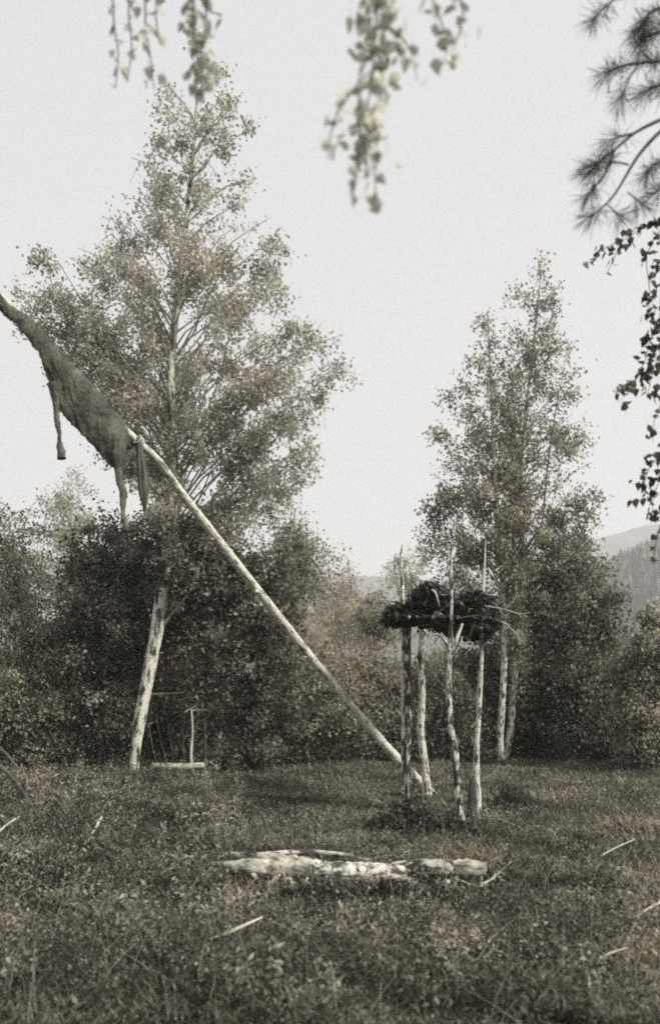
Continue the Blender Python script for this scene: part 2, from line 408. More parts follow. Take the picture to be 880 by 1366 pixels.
crown_limbs(root, S[1], env, Yr, 110, 7, 64, 0.068, M['right_leaf'], M['twig'], depth=0.5, air=.62, rise=1.0, rad=0.014, spread_leaf=0.10, twig_len=(.15, .5))
env = [(415, 640, 656), (460, 626, 672), (520, 604, 700), (600, 585, 700), (660, 566, 700), (720, 574, 705), (770, 600, 700)]
crown_limbs(root, S[0], env, Yr, 78, 7, 64, 0.068, M['right_leaf'], M['twig'], depth=0.5, air=.6, rise=0.9, rad=0.014, spread_leaf=0.10, twig_len=(.15, .5))

# ------------------------------------------------------------------ shrubs and trees of the background
def shrub(name, label, cat, box, Y, nclump, nleaf, leaf, lmat, depth=0.8, group=None, stems=7, clump=0.22, trunk=None, base_px=None, wmat=None, power=0.45, foot=0.15):
    """box is left, top, right, bottom in photo pixels at depth Y; leaf clumps on stems that rise from the ground"""
    x0, y0, x1, y1 = box
    a = at(x0, y1, Y); b = at(x1, y0, Y); c = (a + b) / 2; rx = (b.x - a.x) / 2; rz = (b.z - a.z) / 2; ry = rx * depth
    bx = base_px if base_px is not None else (x0 + x1) / 2
    g0 = Vector((at(bx, 0, Y).x, Y, 0)); g0.z = float(gz(g0.x, g0.y)) - 0.03
    root = empty(name, g0, label, cat, group or {'bush': 'bushes round the edge of the clearing', 'tree': 'small trees behind the clearing'}[cat])
    d = unit(rng.normal(size=(nclump, 3))); rr = rng.random(nclump)[:, None] ** power
    P = d * rr; f = np.array([c.x, c.y, c.z])
    lump = 1 + 0.22 * np.sin(d[:, :1] * 5 + Y) + 0.15 * np.sin(d[:, 2:] * 7 + x0)
    P = P * lump; taper = np.clip(1.05 - 0.35 * P[:, 2:], 0.45, 1.3)
    P = f + P * np.array([rx, ry, rz]) * np.concatenate([taper, taper, np.ones_like(taper)], 1)
    P[:, 2] = np.maximum(P[:, 2], foot + rng.uniform(0, .35, nclump))
    T = Tubes(); g0n = np.array(tuple(g0))
    if trunk:
        top = np.array([c.x, c.y, c.z + rz * 0.4]); T.add([g0n, (g0n + top) / 2 + rng.normal(size=3) * .15, top], [trunk, trunk * .7, trunk * .2], 7, cap=False)
        T.build('trunk', wmat or M['twig'], root)
    T = Tubes()
    idx = rng.choice(nclump, min(nclump, stems * 3), replace=False)
    for k, i in enumerate(idx):
        st = g0n + np.array([rng.normal() * .25 * rx, rng.normal() * .2 * ry, 0]) if not trunk else g0n + (np.array([c.x, c.y, c.z]) - g0n) * rng.uniform(.5, 1.1)
        if not trunk: st[2] = float(gz(st[0], st[1])) - .02
        q = P[i]; md = (st + q) / 2 + np.array([(st[0] - q[0]) * .15, 0, (q[2] - st[2]) * .12])
        T.add([st, md, q], [0.018 * (1 + (k < stems)), 0.012, 0.004], 4, cap=False)
    T.build('stem', wmat or M['darkwood'], root)
    n = int(nclump * nleaf * 1.5); ci = rng.integers(0, nclump, n)
    cs = rng.uniform(0.6, 1.3, nclump)[ci][:, None] * clump * .8
    C = P[ci] + rng.normal(size=(n, 3)) * cs * np.array([1, 1, .75])
    C[:, 2] = np.maximum(C[:, 2], .03)
    leaves('foliage' if not trunk else 'crown', C, rng.uniform(.7, 1.3, n) * leaf, lmat, root, droop=0.4)
    return root

D = M['dark_leaf']; Sh = M['shrub_leaf']; W = M['glare_pale_leaf']
# left side
shrub('cherry_bush', 'dark dense leafy bush left of the leaning birch trunk', 'bush', (60, 702, 250, 915), 15.2, 190, 90, .075, D, .8, stems=8, clump=.2, base_px=150)
shrub('cherry_bush', 'dark leafy bush hanging low right of the birch trunk, over the stick frame', 'bush', (200, 690, 386, 930), 14.9, 210, 100, .075, D, .6, stems=2, clump=.2, base_px=330)
shrub('bush', 'dark leafy bush down to the ground right of the upright stick of the frame', 'bush', (290, 850, 405, 1026), 15.0, 100, 80, .07, D, .8, stems=4, clump=.16, base_px=322)
shrub('bush', 'deep shaded thicket filling the gap behind the birch foot', 'bush', (110, 830, 300, 1012), 17.4, 190, 80, .085, D, .6, stems=10, clump=.26)
shrub('bush', 'mid grey bush with airy top at the left edge, behind the dark one', 'bush', (-60, 676, 112, 900), 17.5, 140, 75, .065, Sh, .8, stems=8, clump=.24)
shrub('bush', 'pale speckled low shrub in the lower left corner of the thicket', 'bush', (-60, 838, 175, 1026), 15.2, 260, 90, .065, Sh, .5, stems=12, clump=.2)
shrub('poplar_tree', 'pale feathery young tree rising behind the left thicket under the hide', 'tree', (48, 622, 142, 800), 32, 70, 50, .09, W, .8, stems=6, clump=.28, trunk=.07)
shrub('tree', 'small blurred tree with drooping crown right of the slanting pole, against the sky', 'tree', (345, 684, 440, 830), 21, 75, 70, .075, Sh, .8, stems=6, clump=.26, trunk=.06)
shrub('bush', 'dark bush past the left edge of the clearing, mostly out of sight', 'bush', (-330, 720, -40, 1018), 16.0, 170, 80, .08, D, .6, stems=9, clump=.25)
# centre
shrub('bush', 'broad grey bush under the slanting pole, left of centre', 'bush', (305, 862, 460, 1026), 16.4, 200, 80, .07, Sh, .6, stems=9, clump=.24)
shrub('bush', 'grey bush behind the lower end of the slanting pole', 'bush', (428, 875, 550, 1024), 17.2, 160, 80, .07, Sh, .6, stems=8, clump=.24)
shrub('bush', 'dark bush seen between the middle posts of the scaffold', 'bush', (515, 880, 630, 1020), 17.4, 160, 80, .075, D, .6, stems=8, clump=.24)
shrub('bush', 'dark bush behind the outermost right scaffold post', 'bush', (600, 858, 700, 1016), 18.4, 150, 80, .08, D, .6, stems=8, clump=.25)
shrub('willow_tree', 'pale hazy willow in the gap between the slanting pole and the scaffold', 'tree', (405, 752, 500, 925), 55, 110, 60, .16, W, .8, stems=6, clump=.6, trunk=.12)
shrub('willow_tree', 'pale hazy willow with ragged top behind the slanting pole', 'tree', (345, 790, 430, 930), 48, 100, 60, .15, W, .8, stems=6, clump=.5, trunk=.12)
shrub('small_tree', 'small round grey tree on a thin trunk just left of the scaffold', 'tree', (462, 792, 534, 888), 26, 62, 70, .075, Sh, .8, stems=5, clump=.22, trunk=.06, base_px=504)
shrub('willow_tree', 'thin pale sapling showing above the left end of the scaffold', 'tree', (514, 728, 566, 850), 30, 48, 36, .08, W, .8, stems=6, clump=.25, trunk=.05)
shrub('small_tree', 'low hazy tree seen through the posts below the platform', 'tree', (555, 868, 625, 930), 34, 60, 60, .1, Sh, .8, stems=5, clump=.3, trunk=.06)
# right
shrub('bush', 'dark thicket at the foot of the right birch clump', 'bush', (655, 880, 790, 1018), 18.2, 180, 85, .08, D, .6, stems=9, clump=.25)
shrub('alder_tree', 'dense dark alder right of the birch clump, in front of the hill', 'tree', (690, 722, 825, 965), 18.0, 210, 85, .08, D, .7, stems=9, clump=.27, trunk=.08)
shrub('bush', 'low dark bush between the alder and the right edge', 'bush', (745, 880, 860, 1024), 17.2, 190, 85, .075, D, .6, stems=9, clump=.24)
shrub('bush', 'grey speckled bush at the right edge below the hill', 'bush', (815, 818, 930, 1034), 15.2, 190, 95, .068, Sh, .6, stems=9, clump=.2)

shrub('weedy_bush', 'low brushy bank of weeds and twigs at the left edge below the thicket', 'bush', (-70, 1022, 70, 1110), 10.6, 60, 60, .045, Sh, .5, stems=8, clump=.12, foot=.05)
# trees past the clearing, nobody can tell them apart
def treeline():
    C = []; sh = []
    for i in range(420):
        Y = rng.uniform(38, 85); x = rng.uniform(-1.1, 1.1) * Y; h = rng.uniform(2, 4.5); r = h * rng.uniform(.3, .55)
        n = 360; d = unit(rng.normal(size=(n, 3))); C.append(np.array([x, Y, h * .5]) + d * rng.uniform(.5, 1.1, (n, 1)) * np.array([r, r, h * .5]))
    C = np.concatenate(C); C[:, 2] = np.maximum(C[:, 2], .05)
    o = leaves('treeline', C, rng.uniform(.7, 1.3, len(C)) * .3, M['shrub_leaf'], None)
    tag(o, 'hazy belt of low trees and bushes beyond the clearing', 'treeline', kind='stuff')
treeline()

# ------------------------------------------------------------------ slanting pole and horse hide
PP = [(585, 1070, 12.0), (577, 1061, 11.9), (535, 1018, 11.55), (480, 956, 11.1), (420, 884, 10.6), (360, 808, 10.1), (300, 732, 9.6), (240, 655, 9.1), (210, 614, 8.8), (179, 585, 8.5), (114, 519, 8.06), (77, 478, 7.76), (34, 428, 7.4), (-3, 392, 7.15), (-62, 334, 6.75), (-110, 288, 6.4)]
pole_pts = [at(*p) for p in PP]
pole_pts[0].z = -0.12; pole_pts[0].x = pole_pts[1].x + .06
pr = [.078, .076, .073, .069, .066, .062, .058, .053, .05, .046, .042, .04, .036, .033, .028, .022]
pr = [q * .88 for q in pr]
Tb = Tubes().add(pole_pts, pr, 16, rough=0.03, sub=5)
for i in (2.4, 3.3, 4.15, 4.9, 5.3, 6.2, 7.1):                    # knots left where side branches were lopped
    k = int(i); p = pole_pts[k].lerp(pole_pts[k + 1], i - k); d = Vector((rng.normal(), -.6, rng.normal())).normalized()
    r_ = pr[k]; Tb.add([p + d * r_ * .5, p + d * (r_ + .012), p + d * (r_ + .03)], [.03, .02, .012], 7)
pole = Tb.build('slanting_pole', M['bark_pole'])
tag(pole, 'long pale peeled birch pole slanting up from the scaffold to carry the horse hide', 'pole')

def hide():
    st = [  # top edge, lower edge, depth, half thickness
        (-62, 318, -70, 352, 6.72, .06), (-35, 345, -46, 376, 6.9, .065), (-2, 386, -8, 404, 7.1, .055), (10, 403, 4, 421, 7.2, .055), (37, 418, 30, 444, 7.35, .06),
        (60, 440, 50, 472, 7.55, .075), (82, 466, 63, 508, 7.72, .09), (101, 486, 77, 545, 7.85, .11), (120, 507, 94, 567, 8.0, .115), (137, 526, 113, 586, 8.15, .115),
        (151, 543, 131, 603, 8.25, .115), (164, 558, 147, 624, 8.35, .105), (173, 567, 158, 628, 8.42, .09), (180, 578, 169, 602, 8.5, .065), (184, 584, 178, 596, 8.52, .05)]
    n = 26; V = []; F = []
    for i, (tx, ty, bx, by, Y, th) in enumerate(st):
        Tp = np.array(at(tx, ty, Y)); Bp = np.array(at(bx, by, Y + .02)); c = (Tp + Bp) / 2; ax = (Tp - Bp) / 2
        for k in range(n):
            a = 2 * math.pi * k / n; ca, sa = math.cos(a), math.sin(a)
            prof = .72 * th * (1.0 - 0.45 * max(0, -ca)) * (1 + .12 * math.sin(3 * a + i * .8))
            V.append(c + ax * ca + np.array([0.05, -1, 0.0]) * sa * prof)
    m = len(st)
    for i in range(m - 1):
        for k in range(n):
            F.append((i * n + k, i * n + (k + 1) % n, (i + 1) * n + (k + 1) % n, (i + 1) * n + k))
    F.append(tuple(range(n))[::-1]); F.append(tuple((m - 1) * n + k for k in range(n)))
    me = bpy.data.meshes.new('raw'); me.from_pydata([tuple(v) for v in V], [], F)
    bm = bmesh.new(); bm.from_mesh(me); bpy.data.meshes.remove(me)
    def limb(chain):
        P = [Vector(at(x, y, Y)) for x, y, Y, r in chain]; rr = [c_[3] for c_ in chain]
        T = Tubes().add(P, rr, 12, sub=4); Vv = np.concatenate(T.V); Ff = np.concatenate(T.F)
        bv = [bm.verts.new(v) for v in Vv]
        for f in Ff:
            ids = list(dict.fromkeys(f.tolist()))
            if len(ids) > 2: bm.faces.new([bv[q] for q in ids])
    for dY in (0.0, 0.17):
        k = 1 + dY / 8
        # fore leg: forearm, knee, cannon, fetlock, hoof
        limb([(74, 512, 7.72 + dY, .075), (74, 530, 7.72 + dY, .046), (75, 545, 7.71 + dY, .026), (76, 560, 7.70 + dY, .026), (77, 567, 7.70 + dY, .032), (79, 576, 7.69 + dY, .022), (80, 588, 7.69 + dY, .021), (80, 596, 7.68 + dY, .030), (82, 602, 7.68 + dY, .032), (82, 609, 7.67 + dY, .035)])
        # hind leg: gaskin, hock, cannon, fetlock, hoof
        limb([(155, 580, 8.35 + dY * .5, .10), (157, 608, 8.36 + dY, .085), (158.5, 626, 8.36 + dY, .046), (160, 642, 8.36 + dY, .037), (164, 655, 8.36 + dY, .042), (164, 668, 8.35 + dY, .030), (164, 684, 8.35 + dY, .026), (165, 692, 8.34 + dY, .037), (167, 698, 8.34 + dY, .033), (168, 706, 8.34 + dY, .036)])
    # head beyond the frame: poll, forehead, muzzle, ears
    limb([(-52, 335, 6.78, .10), (-72, 352, 6.72, .10), (-86, 388, 6.68, .085), (-96, 430, 6.66, .06), (-101, 452, 6.65, .055)])
    limb([(-50, 326, 6.74, .03), (-47, 312, 6.72, .022), (-46, 300, 6.7, .006)]); limb([(-50, 326, 6.86, .03), (-47, 312, 6.88, .022), (-46, 300, 6.9, .006)])
    me = bpy.data.meshes.new('hide'); bm.to_mesh(me); bm.free()
    o = bpy.data.objects.new('tmp', me); COL.objects.link(o)
    md = o.modifiers.new('r', 'REMESH'); md.mode = 'VOXEL'; md.voxel_size = 0.013; md.use_smooth_shade = True
    m2 = o.modifiers.new('s', 'SMOOTH'); m2.iterations = 8; m2.factor = 0.5
    bpy.context.view_layer.update()
    dg = bpy.context.evaluated_depsgraph_get(); me2 = bpy.data.meshes.new_from_object(o.evaluated_get(dg))
    bpy.data.objects.remove(o)
    co = np.empty(len(me2.vertices) * 3, np.float32); no = np.empty_like(co)
    me2.vertices.foreach_get('co', co); me2.vertices.foreach_get('normal', no); co = co.reshape(-1, 3); no = no.reshape(-1, 3)
    d = np.array([mnoise.noise(Vector(c) * 8) * .010 + (.5 - abs(mnoise.noise(Vector((c[0] * 16, c[1] * 6, c[2] * 3.5))))) * .022 - .010 + mnoise.noise(Vector(c) * 22) * .005 + mnoise.noise(Vector(c) * 40) * .003 for c in co])
    co = co + no * d[:, None]; me2.vertices.foreach_set('co', co.ravel().astype(np.float32)); me2.update()
    m, t, b, out = nodemat('horse_hair')
    tc = N(t, 'ShaderNodeTexCoord'); mp = N(t, 'ShaderNodeMapping'); mp.inputs['Scale'].default_value = (1, 1, .45); t.links.new(tc.outputs['Object'], mp.inputs[0])
    n1 = N(t, 'ShaderNodeTexNoise'); n1.inputs['Scale'].default_value = 6; n1.inputs['Detail'].default_value = 8; t.links.new(mp.outputs[0], n1.inputs['Vector'])
    n2 = N(t, 'ShaderNodeTexNoise'); n2.inputs['Scale'].default_value = 70; n2.inputs['Detail'].default_value = 4; t.links.new(mp.outputs[0], n2.inputs['Vector'])
    ad = N(t, 'ShaderNodeMath', operation='MULTIPLY_ADD'); ad.inputs[1].default_value = .35; t.links.new(n2.outputs[0], ad.inputs[0]); t.links.new(n1.outputs[0], ad.inputs[2])
    r = ramp(t, ad.outputs[0], [(.48, tone(.035)), (.8, tone(.15))]); t.links.new(r.outputs[0], b.inputs['Base Color']); b.inputs['Roughness'].default_value = .7
    bpn = N(t, 'ShaderNodeBump'); bpn.inputs['Strength'].default_value = .5; bpn.inputs['Distance'].default_value = .006; t.links.new(n2.outputs[0], bpn.inputs['Height']); t.links.new(bpn.outputs[0], b.inputs['Normal'])
    h = link('horse_hide', me2, m)
    tag(h, 'limp dark horse hide with dangling legs and tail, draped over the slanting pole', 'horse hide')
    tri = np.array([p.vertices[:] [:3] for p in me2.polygons]); fi = rng.integers(0, len(tri), 42000)
    cn = co[tri[fi]].mean(1); nn = unit(np.cross(co[tri[fi, 1]] - co[tri[fi, 0]], co[tri[fi, 2]] - co[tri[fi, 0]]))
    lie_ = np.array([.55, .25, -.8]); dr = unit(lie_ - nn * (nn @ lie_)[:, None] + nn * .28 + rng.normal(size=nn.shape) * .22)
    Lh = rng.uniform(.010, .026, (len(cn), 1)); sw = unit(np.cross(dr, nn)) * .0022
    Vh = np.stack([cn - sw, cn + sw, cn + dr * Lh], 1).reshape(-1, 3)
    hr2 = link('hair', arr_mesh('hair', Vh, np.arange(len(Vh)).reshape(-1, 3)), m, h); hr2['kind'] = 'stuff'
    for px, py, Y in ((82, 607, 7.67), (168, 704, 8.34)):
        for dY in (0, .17):
            Tubes().add([at(px - .5, py - 3, Y + dY), at(px, py + 1, Y + dY), at(px + .5, py + 5, Y + dY)], [.030, .038, .043], 10, sub=2).build('hoof', M['darkwood'], h)
    T = Tubes(); pa, pb = np.array(at(182, 585, 8.5)), np.array(at(187, 592, 8.56)); ax_ = (pb - pa) / np.linalg.norm(pb - pa); e1 = np.cross(ax_, [0, 1, 0]); e1 /= np.linalg.norm(e1); e2 = np.cross(ax_, e1)
    T.add([pa + (pb - pa) * (k / 40) + (e1 * math.cos(k * .55) + e2 * math.sin(k * .55)) * .056 for k in range(41)], .007, 5)
    T.build('lashing', M['greywood'], h)
    # tail of long hairs
    T = Tubes(); a0 = np.array(at(183, 588, 8.52)); hs = []
    for i in range(90):
        u = rng.normal() * .5; v = rng.normal() * .5; L = rng.uniform(.7, 1.0); off = np.array([u * .028, v * .028, 0])
        pts = []
        for s_, w_ in ((0, .35), (.12, .6), (.35, 1.1), (.6, 1.35), (.82, .9), (1.0, .35)):
            p = np.array(at(185 + 8 * s_ ** .8, 590 + 96 * s_ * L, 8.52)); pts.append(p + off * w_ * 1.35)
        T.add(pts, [.006, .006, .006, .006, .004, .0015], 4, cap=False, sub=2)
    T.add([at(182, 583, 8.5), at(186, 596, 8.52), at(188, 625, 8.52), at(190, 655, 8.52), at(193, 680, 8.52)], [.03, .038, .046, .042, .006], 8, sub=3)
    tl = T.build('tail', m, h); tl['label'] = 'long dark tail hair'
    return h
hide()

# ------------------------------------------------------------------ scaffold
sc0 = Vector((at(590, 0, 10.3).x, 10.3, 0))
scf = empty('offering_scaffold', sc0, 'tall platform of rough birch posts and crossbars in the middle of the clearing', 'scaffold')
def post(px, Y, rads, mat, **kw):
    pts = [at(x, y, Y) for x, y in px]; pts[0].z = min(pts[0].z, -.05)
    return Tubes().add(pts, [q * (.9 if i < 7 else .72) for i, q in enumerate(rads)], 12, rough=.07, sub=5, **kw)
Y1, Y2, Y3, Y4 = 9.9, 11.5, 9.15, 9.55
post([(551, 1092), (545, 1052), (541, 1013), (543, 983), (544, 942), (543, 896), (544, 834), (543, 812)], Y1, [.05, .055, .06, .052, .05, .046, .046, .044], None).build('post', M['bark_dark'], scf)
post([(537, 834), (537, 811), (536, 780), (535, 742), (537, 725)], Y1 + .1, [.02, .024, .022, .018, .008], None).build('pole_top', M['bark_thin'], scf)
post([(570, 1068), (567, 1027), (561, 975), (563, 925), (561, 875), (564, 837), (563, 815)], Y2, [.085, .062, .055, .05, .05, .05, .048], None).build('post', M['bark_thin'], scf)
Tubes().add([at(560, 872, Y2 - .05), at(559, 876, Y2 - .08), at(560, 880, Y2 - .05)], [.03, .045, .03], 8).build('knot', M['darkwood'], scf)
T = post([(616, 1108), (612, 1070), (609, 1042), (607, 1007), (601, 969), (598, 925), (599, 866), (601, 843), (602, 800), (601, 743), (603, 700)], Y3, [.05, .045, .044, .042, .04, .037, .037, .03, .024, .018, .006], None)
T.add([at(600, 870, Y3), at(593, 855, Y3), at(586, 848, Y3), at(577, 846, Y3 - .05)], [.024, .02, .015, .006], 7, sub=3)
T.add([at(600, 872, Y3), at(607, 862, Y3), at(610, 848, Y3), at(616, 832, Y3 + .05)], [.03, .028, .024, .016], 7, sub=3)
T.build('post', M['bark_post'], scf)
T = post([(638, 1098), (635, 1045), (635, 1007), (637, 969), (640, 910), (642, 849), (643, 800), (646, 749), (647, 720)], Y4, [.058, .05, .038, .034, .033, .031, .026, .018, .006], None)
T.build('post', bark_mat('pale_post_bark', .7, .05, .45), scf)
T = Tubes().add([at(630, 1092, Y4 - .05), at(629, 1070, Y4 - .05), at(630, 1045, Y4 - .03), at(633, 1035, Y4)], [.06, .05, .045, .02], 9, rough=.1, sub=3); T.build('root_flare', M['darkwood'], scf)
def beam(a, b, r, mat='twig', name='crossbar'):
    a, b = at(*a), at(*b); m_ = (a + b) / 2; m_.z -= .015
    return Tubes().add([a, m_, b], [r, r * .95, r * .8], 8, rough=.06, sub=4).build(name, M[mat], scf)
beam((522, 822, 10.0), (664, 836, 9.6), .034, 'darkwood'); beam((528, 822, 11.8), (660, 826, 11.6), .034, 'darkwood')
beam((531, 816, 9.7), (566, 817, 12.1), .03, 'greywood'); beam((645, 833, 9.4), (641, 824, 12.0), .03, 'darkwood')
for i in range(9):
    x = 545 + i * 11; beam((x, 823, 9.4 + rng.uniform(-.15, .15)), (x + rng.uniform(-4, 4), 822, 12.0), .022, 'twig' if i % 3 else 'greywood', 'deck_stick')
beam((530, 814, 9.9), (556, 815, 10.0), .016, 'greywood', 'deck_stick')
beam((533, 826, 9.7), (552, 822, 9.8), .016, 'greywood', 'deck_stick')

# brush heaped on the platform
bz = empty('brush_heap', at(590, 820, 10.2), 'dark heap of dry leafy branches piled on top of the scaffold', 'brush')
C = []
def heap_top(x): return np.interp(x, [515, 530, 545, 556, 566, 580, 592, 602, 614, 632, 650, 662], [818, 811, 808, 790, 780, 779, 792, 802, 795, 791, 799, 816])
def heap_bot(x): return np.interp(x, [515, 525, 540, 560, 590, 606, 614, 640, 652, 662], [826, 834, 829, 837, 839, 846, 854, 853, 847, 830])
for k in range(340):
    x = rng.uniform(517, 660); y = rng.uniform(heap_top(x), heap_bot(x)); Y = 10.1 + rng.uniform(-.65, 1.1) - (.3 if x > 605 else 0); sc_ = Y / FPX
    n = int(rng.uniform(25, 110)); sz = rng.uniform(2.5, 6)
    q = np.array(at(x, y, Y)) + rng.normal(size=(n, 3)) * .6 * np.array([sz * 1.6, sz * 1.5, sz]) * sc_; C.append(q)
C = np.concatenate(C); leaves('dry_foliage', C, rng.uniform(.4, 1.4, len(C)) * .055, M['dry_leaf'], bz)
for i in range(230):
    a = Vector(C[rng.integers(len(C))]); d = Vector((rng.normal() + (.5 if a.x > 1.5 else 0), rng.normal() * .5, rng.normal() * .4)).normalized(); L = rng.uniform(.15, .5)
    Tubes().add([a - d * L * .5, a + Vector((0, 0, .03)), a + d * L * .5 - Vector((0, 0, .03))], [.009, .007, .003], 4, cap=False).build('branch', M[['darkwood', 'twig', 'darkwood', 'twig', 'greywood'][i % 5]], bz)
def stickpx(pts, r, mat, name, parent, sides=6):
    P = [at(*p) for p in pts]; n = len(P); return Tubes().add(P, [r * (1 - .6 * i / (n - 1)) for i in range(n)], sides, rough=.06, sub=3).build(name, M[mat], parent)
stickpx([(640, 806, 9.9), (672, 813, 9.8), (692, 819, 9.8), (706, 817, 9.8)], .010, 'greywood', 'branch', bz)
stickpx([(655, 822, 9.7), (680, 838, 9.6), (700, 862, 9.6)], .009, 'greywood', 'branch', bz)
stickpx([(672, 813, 9.8), (684, 802, 9.8), (690, 790, 9.8)], .008, 'greywood', 'branch', bz)
stickpx([(576, 787, 9.45), (581, 792, 9.4), (586, 810, 9.4)], .016, 'greywood', 'branch', bz)
stickpx([(606, 794, 9.7), (622, 791, 9.7), (640, 796, 9.7)], .010, 'twig', 'branch', bz)
stickpx([(560, 790, 10.1), (550, 774, 10.1), (546, 756, 10.1)], .009, 'twig', 'branch', bz)
stickpx([(624, 800, 9.8), (634, 794, 9.7), (640, 792, 9.6)], .012, 'greywood', 'branch', bz)
w_ = Tubes().add([at(580, 818, 9.55), at(587, 821, 9.5), at(594, 825, 9.5)], [.026, .028, .022], 9, rough=.08); w_ = w_.build('wood_billet', M['greywood'])
tag(w_, 'short white billet of split wood lying at the front of the dark brush heap', 'wood')

# ------------------------------------------------------------------ stick frame and log at the left
fr = empty('drying_rack', ground(238, 1020), 'small frame of thin sticks standing beside the leaning birch trunk', 'stick frame')
Ys = 14.7
def fs(pts, r, mat, name): 
    return stickpx([(x, y, Ys + d) for x, y, d in pts], r, mat, name, fr)
fs([(257, 1034, -.2), (255, 1005, -.2), (257, 975, -.2), (255, 944, -.2)], .032, 'greywood', 'upright')
fs([(246, 951, -.2), (255, 945, -.2), (263, 941, -.2)], .024, 'greywood', 'crotch')
fs([(256, 948, -.18), (275, 947, 0), (290, 948, .2)], .022, 'greywood', 'crossbar')
fs([(202, 926, 0), (222, 925, 0), (246, 924, 0)], .026, 'greywood', 'crossbar')
fs([(204, 926, 0), (200, 975, 0), (213, 1033, 0)], .018, 'twig', 'leaning_stick')
fs([(206, 940, .1), (214, 985, .1), (228, 1033, .1)], .016, 'twig', 'leaning_stick')
fs([(243, 925, .1), (244, 975, .1), (247, 1033, .1)], .014, 'twig', 'leaning_stick')
fs([(216, 928, .1), (226, 975, .1), (233, 1033, .1)], .012, 'twig', 'leaning_stick')
lg = Tubes().add([at(203, 1021, 14.35), at(225, 1022, 14.3), at(247, 1023, 14.3), at(273, 1021, 14.3)], [.045, .06, .062, .055], 10, rough=.07, sub=4).build('log', M['greywood'])
tag(lg, 'short white log lying level in front of the stick frame', 'log')

# ------------------------------------------------------------------ fallen logs in the foreground
def gp(px, py, dz=0): v = ground(px, py); v.z += dz; return v
def lie(name, label, cat, pts, rad, mat, rough=.12, sides=10, sub=5, group=None):
    if name == 'fallen_log': pts = [(x, y - 6, dz + .025) for x, y, dz in pts]
    P = [gp(x, y, dz) for x, y, dz in pts]
    o = Tubes().add(P, rad, sides, rough=rough, sub=sub).build(name, M[mat], None); tag(o, label, cat, group); return o
LOGS = [lie('fallen_log', 'left piece of rotten white birch log lying across the foreground grass', 'log', [(276, 1168, .04), (306, 1176, .06), (335, 1180, .08), (370, 1182, .09), (400, 1183, .09), (427, 1184, .07)], [.008, .04, .075, .09, .085, .07], 'rotwood', rough=.07, sides=18, sub=9),
        lie('fallen_log', 'middle piece of rotten birch log, patchy white, below the scaffold', 'log', [(422, 1185, .06), (455, 1187, .075), (495, 1188, .075), (545, 1187, .06)], [.07, .08, .08, .065], 'rotlog', rough=.07, sides=18, sub=9),
        lie('fallen_log', 'dark broken stump piece between the white log pieces', 'log', [(540, 1187, .09), (565, 1187, .10), (604, 1186, .08)], [.065, .085, .075], 'bark_dark', rough=.08, sides=14),
        lie('fallen_log', 'short splintered white log end at the right of the fallen trunk', 'log', [(600, 1183, .09), (622, 1184, .09), (646, 1183, .08)], [.055, .07, .05], 'rotwood', rough=.09, sides=12)]
for o_ in LOGS: o_["group"] = "pieces of the fallen birch log"
lie('fallen_branch', 'long thin pale branch resting along the top of the fallen log', 'branch', [(300, 1160, .13), (345, 1168, .16), (400, 1168, .19), (450, 1172, .19), (492, 1174, .16)], [.02, .026, .022, .018, .008], 'rotlog')
lie('fallen_branch', 'pale pointed branch sticking out left of the fallen log', 'branch', [(268, 1164, .06), (300, 1170, .09), (340, 1172, .10)], [.008, .018, .024], 'greywood')
lie('fallen_branch', 'whitish forked stub poking up between the two log pieces', 'branch', [(500, 1186, .08), (520, 1182, .16), (541, 1180, .18)], [.02, .015, .008], 'greywood')
lie('fallen_branch', 'thin crooked stick fanning from the splintered log end', 'branch', [(628, 1180, .10), (648, 1176, .14), (664, 1172, .17)], [.014, .01, .004], 'greywood')
lie('fallen_branch', 'slender twig slanting up right of the splintered log end', 'branch', [(640, 1190, .04), (662, 1183, .09), (682, 1172, .14)], [.010, .008, .003], 'greywood')
# shredded bark strips leaning on the log
for i, (x0_, x1_, n_) in enumerate([(338, 412, 6), (440, 534, 6), (594, 642, 4)]):
    rt = LOGS[[0, 1, 3][i]]
    for k in range(n_):
        x = x0_ + (x1_ - x0_) * (k + rng.random()) / n_; p = gp(x, 1183); h = rng.uniform(.04, .11); w = rng.uniform(.006, .03); lean = rng.normal() * .07; th = .004
        V = []
        for u in (0, .5, 1):
            cx = p.x + lean * u; yy = p.y - .05 + .09 * u + .01 * math.sin(u * 5 + k); zz = p.z + .01 + h * u; ww = w * (1 - .5 * u * rng.random())
            V += [(cx - ww, yy, zz), (cx + ww, yy, zz), (cx + ww, yy + th, zz), (cx - ww, yy + th, zz)]
        F = []
        for u in (0, 4): F += [(u, u + 1, u + 5, u + 4), (u + 1, u + 2, u + 6, u + 5), (u + 2, u + 3, u + 7, u + 6), (u + 3, u, u + 4, u + 7)]
        F += [(3, 2, 1, 0), (8, 9, 10, 11)]
        me = arr_mesh('strip', V, F, bark=np.array(V) * 1.0); link('bark_strip', me, M['rotlog' if k % 3 else 'greywood'], rt)

